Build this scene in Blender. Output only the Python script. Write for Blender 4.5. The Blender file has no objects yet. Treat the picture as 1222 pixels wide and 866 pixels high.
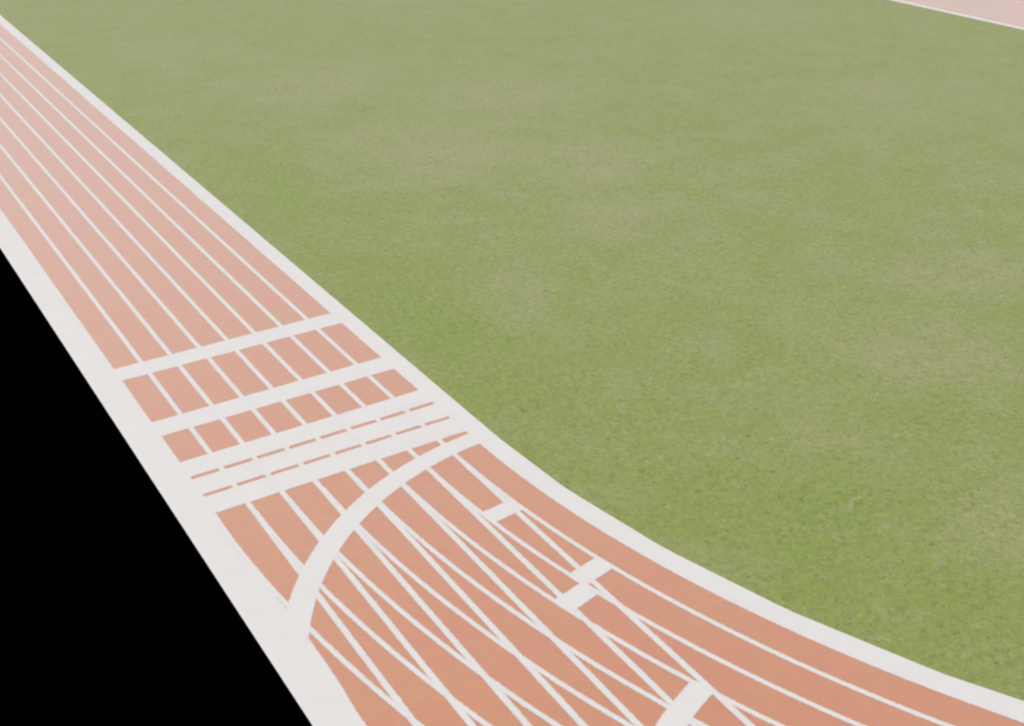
import bpy, math, random
from mathutils import Matrix, Vector
R = math.radians
S = bpy.context.scene
COL = S.collection

# ------------------------------------------------------------------ materials
def new_mat(name):
    m = bpy.data.materials.new(name); m.use_nodes = True
    nt = m.node_tree; nt.nodes.clear()
    return m, nt
def nd(nt, typ, **kw):
    n = nt.nodes.new(typ)
    for k, v in kw.items():
        if k == 'inp':
            for a, b in v.items(): n.inputs[a].default_value = b
        else: setattr(n, k, v)
    return n
def noise(nt, co, scale, detail=4, rough=.55, dist=0.):
    n = nd(nt, 'ShaderNodeTexNoise', inp={'Scale': scale, 'Detail': detail, 'Roughness': rough, 'Distortion': dist})
    nt.links.new(co, n.inputs['Vector']); return n.outputs['Fac']
def ramp(nt, fac, stops):
    r = nd(nt, 'ShaderNodeValToRGB'); e = r.color_ramp.elements
    while len(e) < len(stops): e.new(.5)
    for i, (p, c) in enumerate(stops):
        e[i].position = p; e[i].color = (c, c, c, 1) if isinstance(c, (int, float)) else (*c, 1)
    nt.links.new(fac, r.inputs['Fac']); return r.outputs['Color']
def mixc(nt, fac, a, b, mode='MIX'):
    m = nd(nt, 'ShaderNodeMix', data_type='RGBA', blend_type=mode)
    for sock, v in ((m.inputs[0], fac), (m.inputs[6], a), (m.inputs[7], b)):
        if isinstance(v, (int, float)): sock.default_value = v
        elif isinstance(v, tuple): sock.default_value = (*v, 1)
        else: nt.links.new(v, sock)
    return m.outputs[2]
def math_n(nt, op, a, b):
    m = nd(nt, 'ShaderNodeMath', operation=op)
    for s, v in zip(m.inputs, (a, b)):
        if isinstance(v, (int, float)): s.default_value = v
        else: nt.links.new(v, s)
    return m.outputs[0]
def bump(nt, h, strength, dist):
    b = nd(nt, 'ShaderNodeBump', inp={'Strength': strength, 'Distance': dist})
    nt.links.new(h, b.inputs['Height']); return b.outputs['Normal']
def finish(nt, shader):
    o = nd(nt, 'ShaderNodeOutputMaterial'); nt.links.new(shader, o.inputs['Surface'])
def coords(nt):
    return nd(nt, 'ShaderNodeTexCoord').outputs['Object']

WHITE = (.775, .782, .765)
RUBBER_A, RUBBER_B = (.600, .224, .102), (.594, .243, .098)

def rubber_material():
    m, nt = new_mat('rubber'); co = coords(nt)
    big = noise(nt, co, .55, 3)
    c = mixc(nt, ramp(nt, big, [(.38, 0.), (.62, 1.)]), RUBBER_A, RUBBER_B)
    mid = noise(nt, co, 2.3, 6, .6)
    c = mixc(nt, 1., c, ramp(nt, mid, [(.3, .96), (.7, 1.035)]), 'MULTIPLY')
    gr = noise(nt, co, 60, 3, .7)
    c = mixc(nt, 1., c, ramp(nt, gr, [(.3, .9), (.7, 1.08)]), 'MULTIPLY')
    p = nd(nt, 'ShaderNodeBsdfPrincipled', inp={'Roughness': .5, 'IOR': 1.6, 'Sheen Weight': .97, 'Sheen Roughness': .55})
    nt.links.new(c, p.inputs['Base Color'])
    nt.links.new(bump(nt, noise(nt, co, 120, 2), .12, .004), p.inputs['Normal'])
    finish(nt, p.outputs[0]); return m

def paint_material():
    """white line paint; its sprayed edge thins out to the rubber below (attribute 'cover')"""
    m, nt = new_mat('line_paint'); co = coords(nt)
    c = mixc(nt, ramp(nt, noise(nt, co, .9, 5, .6), [(.35, 0.), (.7, 1.)]), WHITE, tuple(v * .965 for v in WHITE))
    c = mixc(nt, 1., c, ramp(nt, noise(nt, co, 45, 3, .7), [(.3, .965), (.7, 1.02)]), 'MULTIPLY')
    p = nd(nt, 'ShaderNodeBsdfPrincipled', inp={'Roughness': .7, 'IOR': 1.4, 'Specular IOR Level': .2})
    nt.links.new(c, p.inputs['Base Color'])
    nt.links.new(bump(nt, noise(nt, co, 110, 2), .08, .004), p.inputs['Normal'])
    a = nd(nt, 'ShaderNodeAttribute', attribute_name='cover', attribute_type='GEOMETRY')
    # each rubber granule at the sprayed edge is either painted or bare
    grain = math_n(nt, 'ADD', math_n(nt, 'MULTIPLY', noise(nt, co, 55, 2, .6), .8), math_n(nt, 'MULTIPLY', noise(nt, co, 7, 3, .6), .2))
    thr = math_n(nt, 'ADD', math_n(nt, 'MULTIPLY', math_n(nt, 'SUBTRACT', grain, .5), 1.6), .5)
    hit = math_n(nt, 'GREATER_THAN', math_n(nt, 'MULTIPLY', a.outputs['Fac'], 1.02), math_n(nt, 'MINIMUM', math_n(nt, 'MAXIMUM', thr, .02), .98))
    t = nd(nt, 'ShaderNodeBsdfTransparent'); mx = nd(nt, 'ShaderNodeMixShader')
    nt.links.new(hit, mx.inputs[0]); nt.links.new(t.outputs[0], mx.inputs[1]); nt.links.new(p.outputs[0], mx.inputs[2])
    finish(nt, mx.outputs[0]); return m

def grass_material():
    m, nt = new_mat('mown_grass'); co = coords(nt)
    # large, slow colour changes: green sward, thin dry wear, lush strips by the track
    wob = nd(nt, 'ShaderNodeTexNoise', inp={'Scale': .22, 'Detail': 5, 'Roughness': .6}); nt.links.new(co, wob.inputs['Vector'])
    def vm(op, a, b):
        n = nd(nt, 'ShaderNodeVectorMath', operation=op)
        for s_, v in zip(n.inputs, (a, b)):
            if isinstance(v, tuple): s_.default_value = v
            else: nt.links.new(v, s_)
        return n
    wv = vm('MULTIPLY', vm('SUBTRACT', wob.outputs['Color'], (.5, .5, .5)).outputs[0], (13, 13, 0)).outputs[0]
    pos = vm('ADD', co, wv).outputs[0]
    def patches(lst):
        tot = None
        for x, y, rx, ry, k in lst:
            d = vm('MULTIPLY', vm('SUBTRACT', pos, (x, y, 0)).outputs[0], (1 / rx, 1 / ry, 0)).outputs[0]
            ln = nd(nt, 'ShaderNodeVectorMath', operation='LENGTH'); nt.links.new(d, ln.inputs[0])
            mr = nd(nt, 'ShaderNodeMapRange', interpolation_type='SMOOTHSTEP', inp={'From Min': .1, 'From Max': 1.25, 'To Min': k, 'To Max': 0.})
            nt.links.new(ln.outputs['Value'], mr.inputs['Value'])
            tot = mr.outputs[0] if tot is None else math_n(nt, 'MAXIMUM', tot, mr.outputs[0])
        return tot
    green, dry, lush = (.240, .304, .066), (.318, .342, .150), (.214, .304, .046)
    worn = patches([(15, 17, 8, 9, .85), (21.5, 11, 7, 4, .75), (19, 2.5, 5, 3, .6), (20, -17, 4, 5, .7), (26.5, -12.5, 5, 4, .65),
                    (16, 35, 9, 7, .7), (25, 25, 8, 8, .65), (10.3, -15.1, 2.2, .55, .8), (30, -26, 5, 4, .5), (47, 10, 9, 7, .45),
                    (40, 60, 14, 9, .5), (56, 36, 10, 10, .4), (9, 50, 6, 9, .4), (8.6, -4, 3, 2.2, .4), (50, -22, 9, 7, .5), (13, -27, 3, 2, .35)])
    rich = patches([(3.5, -4, 4., 13, 1.), (4.5, 16, 4.5, 13, .85), (6, -24, 4.5, 7, .8), (11, -9, 4, 3, .5), (33, -2, 6, 6, .5), (30, 14, 6, 5, .35), (17, -26, 4, 3, .5)])
    mid = noise(nt, co, .33, 7, .65, .5)
    c = mixc(nt, ramp(nt, mid, [(.42, 0.), (.68, .55)]), green, dry)
    brk = ramp(nt, noise(nt, co, .55, 9, .72, 1.), [(.38, .2), (.5, .8), (.6, 1.15)])
    c = mixc(nt, math_n(nt, 'MULTIPLY', worn, brk), c, dry)
    c = mixc(nt, math_n(nt, 'MULTIPLY', rich, ramp(nt, noise(nt, co, .8, 8, .7, .6), [(.34, .35), (.6, 1.)])), c, lush)
    # bare, straw coloured scuffs in wisps
    c = mixc(nt, ramp(nt, noise(nt, co, .8, 9, .74, 1.6), [(.55, 0.), (.66, .62)]), c, (.365, .350, .190))
    # tufts of uneven size
    size = noise(nt, co, .6, 3, .6)
    tuft = noise(nt, co, 4.4, 6, .66, 1.0)
    tc = ramp(nt, tuft, [(.32, .70), (.5, 1.), (.68, 1.23)])
    c = mixc(nt, ramp(nt, size, [(.35, .55), (.62, 1.)]), c, mixc(nt, 1., c, tc, 'MULTIPLY'))
    blade = noise(nt, co, 17, 4, .75, .6)
    c = mixc(nt, 1., c, ramp(nt, blade, [(.30, .80), (.5, 1.), (.70, 1.18)]), 'MULTIPLY')
    # scattered dark gaps between the tufts, and a few pale clippings
    hole = noise(nt, co, 4.6, 4, .62, .5)
    c = mixc(nt, ramp(nt, hole, [(.615, 0.), (.675, .68)]), c, (.095, .130, .030))
    clip = noise(nt, vm('ADD', co, (31., 7., 0)).outputs[0], 5.2, 4, .65, 1.5)
    c = mixc(nt, ramp(nt, clip, [(.605, 0.), (.68, .6)]), c, (.42, .42, .22))
    p = nd(nt, 'ShaderNodeBsdfPrincipled', inp={'Roughness': .75, 'IOR': 1.35, 'Specular IOR Level': .3, 'Sheen Weight': .2, 'Sheen Roughness': .6})
    nt.links.new(c, p.inputs['Base Color'])
    h = math_n(nt, 'ADD', math_n(nt, 'MULTIPLY', tuft, 1.), math_n(nt, 'MULTIPLY', blade, .35))
    nt.links.new(bump(nt, h, .2, .05), p.inputs['Normal'])
    finish(nt, p.outputs[0]); return m

def void_material():
    m, nt = new_mat('dark_ground')
    p = nd(nt, 'ShaderNodeBsdfPrincipled', inp={'Base Color': (.0004, .0004, .0004, 1), 'Roughness': 1., 'Specular IOR Level': 0.})
    finish(nt, p.outputs[0]); return m

RUB, PAINT, GRASS, DARK = rubber_material(), paint_material(), grass_material(), void_material()

# ------------------------------------------------------------------ geometry
LW, W = 1.2205, .195          # lane pitch and width of the straight lane lines
CW = .165                     # width of the lines of the bend
XR, XL = 0., -9.548           # inner red edge, outer red edge of the straight
BI, BO = .791, 1.185          # widths of the inner and the outer white border
XF = 71.64                    # inner edge of the far straight
YB, YT = -12.4, 71.0          # where the bends start
XC1, TH = 42.2, R(60)
XM = (XF + BI) / 2
R1 = XC1 - XR                 # radius of the inner red edge in the first part of a bend
HALF = XM
R2 = R1 - (R1 - HALF) / math.cos(TH)

def arc(cx, cy, r, a0, a1, d, step=R(1.0), extra=()):
    n = max(2, int(abs(a1 - a0) / step) + 1); out = []
    for i in range(n + 1):
        a = a0 + (a1 - a0) * i / n
        out.append((cx + (r + d) * math.cos(a), cy + (r + d) * math.sin(a)))
    return out
def bend(sign, d):
    """the bend from the near straight to the far one, d metres outside the inner red edge; sign -1 bottom, +1 top"""
    yc = YB if sign < 0 else YT
    pts = []
    ax = XC1; bx = 2 * XM - XC1
    # three arcs: wide, tighter, wide
    cx2 = XM
    cy2 = yc + sign * (R1 - R2) * math.sin(TH)
    p1 = [(ax - (R1 + d) * math.cos(t), yc + sign * (R1 + d) * math.sin(t)) for t in [TH * i / 60 for i in range(61)]]
    p2 = [(cx2 - (R2 + d) * math.cos(t), cy2 + sign * (R2 + d) * math.sin(t)) for t in [TH + (math.pi - 2 * TH) * i / 60 for i in range(1, 60)]]
    p3 = [(2 * XM - x, y) for x, y in reversed(p1)]
    return p1 + p2 + p3
def line(p, q, n):
    return [(p[0] + (q[0] - p[0]) * i / n, p[1] + (q[1] - p[1]) * i / n) for i in range(n)]
def oval(d, n=40):
    """closed loop round the infield, starting at the near straight's lower end"""
    b, t = bend(-1, d), bend(1, d)
    loop = b + line(b[-1], t[-1], n)[1:] + list(reversed(t)) + line(t[0], b[0], n)[1:]
    return loop
def open_oval(d, n=40):
    """bottom bend, far straight, top bend: the course of a curved lane line"""
    b, t = bend(-1, d), bend(1, d)
    return b + line(b[-1], t[-1], n)[1:] + list(reversed(t))

def link(name, verts, faces, mat, parent=None, cover=None):
    me = bpy.data.meshes.new(name); me.from_pydata(verts, [], faces)
    if cover is not None:
        at = me.attributes.new('cover', 'FLOAT', 'POINT')
        for i, v in enumerate(cover): at.data[i].value = v
    me.update()
    o = bpy.data.objects.new(name, me); me.materials.append(mat); COL.objects.link(o)
    # every sheet looks up
    if me.polygons and me.polygons[0].normal.z < 0: me.flip_normals()
    if parent is not None: o.parent = parent
    return o
def rails(rows, z, covers, closed):
    """rows: list of rails (equally long lists of points)"""
    k = len(rows); n = len(rows[0])
    v = [(rows[j][i][0], rows[j][i][1], z) for i in range(n) for j in range(k)]
    c = [covers[j] for i in range(n) for j in range(k)]
    f = []
    for i in range(n if closed else n - 1):
        i2 = (i + 1) % n
        for j in range(k - 1): f.append((i * k + j, i * k + j + 1, i2 * k + j + 1, i2 * k + j))
    return v, f, c
FE = .065
def band(fn, d0, d1, z, closed, soft0=True, soft1=True, name='band', parent=None, inner=None):
    """painted band between the offsets d0 < d1 of the family of curves fn(d)"""
    ds, cs = [], []
    if soft0: ds += [d0 - FE, d0 + FE]; cs += [0, 1]
    else: ds += [d0]; cs += [1]
    if soft1: ds += [d1 - FE, d1 + FE]; cs += [1, 0]
    else: ds += [d1]; cs += [1]
    rows = [fn(d) for d in ds]
    if inner: rows[0] = inner
    return link(name, *rails(rows, z, cs, closed)[:2], PAINT, parent, rails(rows, z, cs, closed)[2])
def rect(x0, x1, y0, y1, z, name, parent, softx=False):
    """painted cross line with thinned edges along y"""
    fn = lambda d: [(x0 + (x1 - x0) * i / 24, d) for i in range(25)]
    return band(fn, y0, y1, z, False, name=name, parent=parent)

def thing(name, label, cat, kind=None):
    o = bpy.data.objects.new(name, None); COL.objects.link(o); o.empty_display_size = .5
    o['label'] = label; o['category'] = cat
    if kind: o['kind'] = kind
    return o
Z0, ZR, ZB, ZX, ZS, ZC, ZA, ZM = 0., .006, .0090, .0095, .0100, .0105, .0110, .0115

# ground and infield
g = link('ground', [(-3000, -3000, 0), (3000, -3000, 0), (3000, 3000, 0), (-3000, 3000, 0)], [(0, 1, 2, 3)], DARK)
g['kind'] = 'structure'; g['category'] = 'ground'; g['label'] = 'black empty ground beyond the white outer border of the track'
loop = oval(-BI / 2)
gr = link('grass', [(x, y, ZR) for x, y in loop], [tuple(range(len(loop)))], GRASS)
gr['kind'] = 'stuff'; gr['category'] = 'grass'; gr['label'] = 'mown green infield grass with pale dry patches inside the running track'

T = thing('running_track', 'salmon red eight lane running track with white lines and borders round the green infield', 'running track')
OUT = -XL
# rubber: the oval ring and, just below it, the straight chute that runs on past the bend
YC0 = -38.
a, b = oval(-BI / 2), oval(OUT + BO / 2)
v, f, c = rails([a, b], ZR, [1, 1], True)
k = len(v)
v += [(XL - BO / 2, YC0, ZR - .002), (4., YC0, ZR - .002), (2., -24, ZR - .002), (XR + .3, YB, ZR - .002), (XL - BO / 2, YB, ZR - .002)]
f += [(k, k + 1, k + 2, k + 3, k + 4)]
link('track_surface', v, f, RUB, T)

# borders
NSEG = 6.2
def poly_inner():
    """inner edge of the kerb band: laid in short straight lengths round the bends"""
    pts = []
    for x, y in oval(-BI):
        for yc, s in ((YB, -1), (YT, 1)):
            for cx, m in ((XC1, -1), (2 * XM - XC1, 1)):
                if (y - yc) * s > 0 and (x - XM) * m > 0:
                    t = math.atan2((y - yc) * s, (x - cx) * m)
                    if 0 < t < TH:
                        q = R(NSEG); u = (t / q) % 1.0
                        rr = math.hypot(x - cx, y - yc) + .03
                        rr *= math.cos(q / 2) / math.cos((u - .5) * q)
                        x, y = cx + m * rr * math.cos(t), yc + s * rr * math.sin(t)
        pts.append((x, y))
    return pts
o = band(oval, -BI, 0., ZB, True, soft0=False, name='inner_border', parent=T, inner=poly_inner())
o['label'] = 'broad white border between the red lanes and the grass'
# outer border: along the near straight and its chute, round the top bend and the far straight
def outer_path(d):
    b, t = bend(-1, d), bend(1, d)
    i0 = next(i for i, p in enumerate(b) if p[1] < YC0 + 1.)
    near = line((XR - d, YC0), t[0], 320)
    if d < OUT + .3:      # the paint runs a little wider where the curved start line joins the border
        near = [(x + .10 * math.exp(-((y + 19.5) / 2.4) ** 4), y) for x, y in near]
    return near + t + list(reversed(line(b[-1], t[-1], 40)))[:-1] + list(reversed(b[i0:]))
o = band(outer_path, OUT, OUT + BO, ZB, False, soft1=False, name='outer_border', parent=T)
o['label'] = 'broad white outer border against the black ground'

# straight lane lines
for i in range(1, 8):
    x = XR - (i * LW - W / 2)
    fn = lambda d, x=x: [(x - d, YC0 + (YT - YC0) * j / 110) for j in range(111)]
    o = band(fn, -W / 2, W / 2, ZS, False, name='straight_lane_line', parent=T)
# lines of the bend, tangent to the straight
for i, rr in enumerate((43.31, 44.545, 45.749, 46.953, 48.165, 49.395, 50.617, 51.850)):
    d = rr - R1
    o = band(open_oval, d - CW / 2, d + CW / 2, ZC, False, name='curved_lane_line', parent=T)
# cross lines of the straight: a single one, another, then three close together
for y1, y0, lab in ((0., -1.144, 'farthest white line across all lanes'), (-4.945, -6.105, 'single white line across the lanes near the close set ones'),
               (-8.19, -9.275, 'farthest of the three close set white cross lines'), (-9.475, -10.535, 'middle one of the three close set white cross lines'),
               (-10.715, -11.821, 'nearest of the three close set white cross lines')):
    o = rect(XL - .1, XR + .1, y0, y1, ZX, 'cross_line', T); o['label'] = lab
# start curve: a broad curved line from the inner border out to the chute border
def start_arc(d):
    cx, cy, r = .90, -24.40, 11.60
    return [(cx - (r + d) * math.cos(t), cy + (r + d) * math.sin(t)) for t in [R(26.) + R(61.5) * i / 70 for i in range(71)]]
o = band(start_arc, 0., .80, ZA, False, name='start_line', parent=T)
o['label'] = 'broad curved white start line sweeping across the lanes'
# second start curve, seen only where it leaves the frame: straight across one lane, then sweeping back
def smooth(ctrl, k=8):
    pts = []; n = len(ctrl)
    for i in range(n - 1):
        p0, p1, p2, p3 = ctrl[max(i - 1, 0)], ctrl[i], ctrl[i + 1], ctrl[min(i + 2, n - 1)]
        for j in range(k):
            t = j / k
            pts.append(tuple(.5 * (2 * p1[m] + (p2[m] - p0[m]) * t + (2 * p0[m] - 5 * p1[m] + 4 * p2[m] - p3[m]) * t * t + (3 * p1[m] - p0[m] - 3 * p2[m] + p3[m]) * t ** 3) for m in (0, 1)))
    return pts + [ctrl[-1]]
up_e = smooth([(-1.32, -26.31), (-1.51, -26.39), (-2.24, -26.67), (-2.70, -26.86), (-3.26, -27.15), (-4.1, -27.75), (-5.1, -28.7), (-6., -29.9), (-6.7, -31.3)])
lo_e = smooth([(-1.08, -26.98), (-1.28, -27.06), (-2.0, -27.33), (-2.40, -27.53), (-2.88, -27.78), (-3.7, -28.3), (-4.6, -29.15), (-5.4, -30.25), (-6.05, -31.6)])
def second_arc(d): return [(u[0] + (l[0] - u[0]) * d, u[1] + (l[1] - u[1]) * d) for u, l in zip(up_e, lo_e)]
f_ = FE / .7
rows = [second_arc(d) for d in (-f_, f_, 1 - f_, 1 + f_)]
v, f, c = rails(rows, ZA, [0, 1, 1, 0], False)
o = link('start_line', v, f, PAINT, T, c)
o['label'] = 'white start line farther round the bend across the fourth lane'
# short staggered marks inside one lane each
def mark(rin, rout, t0, w):
    def fn(d):
        return [(XC1 - r * math.cos(t0 + d / 44.), YB - r * math.sin(t0 + d / 44.)) for r in [rin + (rout - rin) * i / 10 for i in range(11)]]
    o = band(fn, -w / 2, w / 2, ZM, False, name='stagger_mark', parent=T)
    return o
def ang(x, y): return math.atan2(YB - y, XC1 - x)
mark(43.31, 44.545, ang(-1.6, -16.85), .72)['label'] = 'short white bar in the second lane closest to the curved start line'
mark(43.31, 44.545, ang(-.74, -20.97), .74)['label'] = 'short white bar in the second lane farther round the bend'
mark(44.545, 45.749, ang(-1.84, -21.74), .72)['label'] = 'short white bar in the third lane'

# ------------------------------------------------------------------ light
SUN_EL, SUN_AZ = R(43), R(-36)          # azimuth clockwise from +Y
w = bpy.data.worlds.new('World'); S.world = w; w.use_nodes = True
nt = w.node_tree; nt.nodes.clear()
sky = nd(nt, 'ShaderNodeTexSky', sky_type='NISHITA', sun_disc=False, sun_elevation=SUN_EL, sun_rotation=SUN_AZ, air_density=1., dust_density=6., ozone_density=1.)
bg = nd(nt, 'ShaderNodeBackground', inp={'Strength': .15})
wo = nd(nt, 'ShaderNodeOutputWorld')
nt.links.new(sky.outputs[0], bg.inputs['Color']); nt.links.new(bg.outputs[0], wo.inputs['Surface'])
L = bpy.data.lights.new('sun', 'SUN'); L.energy = 1.5; L.angle = R(12); L.color = (1., .95, .88)
so = bpy.data.objects.new('sun', L); COL.objects.link(so)
dirv = Vector((math.sin(SUN_AZ) * math.cos(SUN_EL), math.cos(SUN_AZ) * math.cos(SUN_EL), math.sin(SUN_EL)))
so.rotation_euler = dirv.to_track_quat('Z', 'Y').to_euler(); so.location = dirv * 200

# ------------------------------------------------------------------ camera
h, pitch, roll, yaw, fpx = 23.01572, .4927853, -.0057755, .5596802, 1426.324
fwd = Vector((math.sin(yaw) * math.cos(pitch), math.cos(yaw) * math.cos(pitch), -math.sin(pitch)))
rt = Vector((math.cos(yaw), -math.sin(yaw), 0)); up = rt.cross(fwd)
r2 = math.cos(roll) * rt + math.sin(roll) * up; u2 = -math.sin(roll) * rt + math.cos(roll) * up
cam = bpy.data.cameras.new('camera'); co = bpy.data.objects.new('camera', cam); COL.objects.link(co)
M = Matrix.Identity(4)
for i in range(3): M[i][0], M[i][1], M[i][2] = r2[i], u2[i], -fwd[i]
M.translation = Vector((-18.48416, -44.58015, h)); co.matrix_world = M
cam.sensor_fit = 'HORIZONTAL'; cam.sensor_width = 36; cam.lens = 36 * fpx / 1222
cam.clip_start = .5; cam.clip_end = 6000
S.camera = co

S.view_settings.view_transform = 'Standard'; S.view_settings.look = 'None'
S.view_settings.exposure = -.20; S.view_settings.gamma = 1.
S.cycles.pixel_filter_type = 'BLACKMAN_HARRIS'; S.cycles.filter_width = 2.3
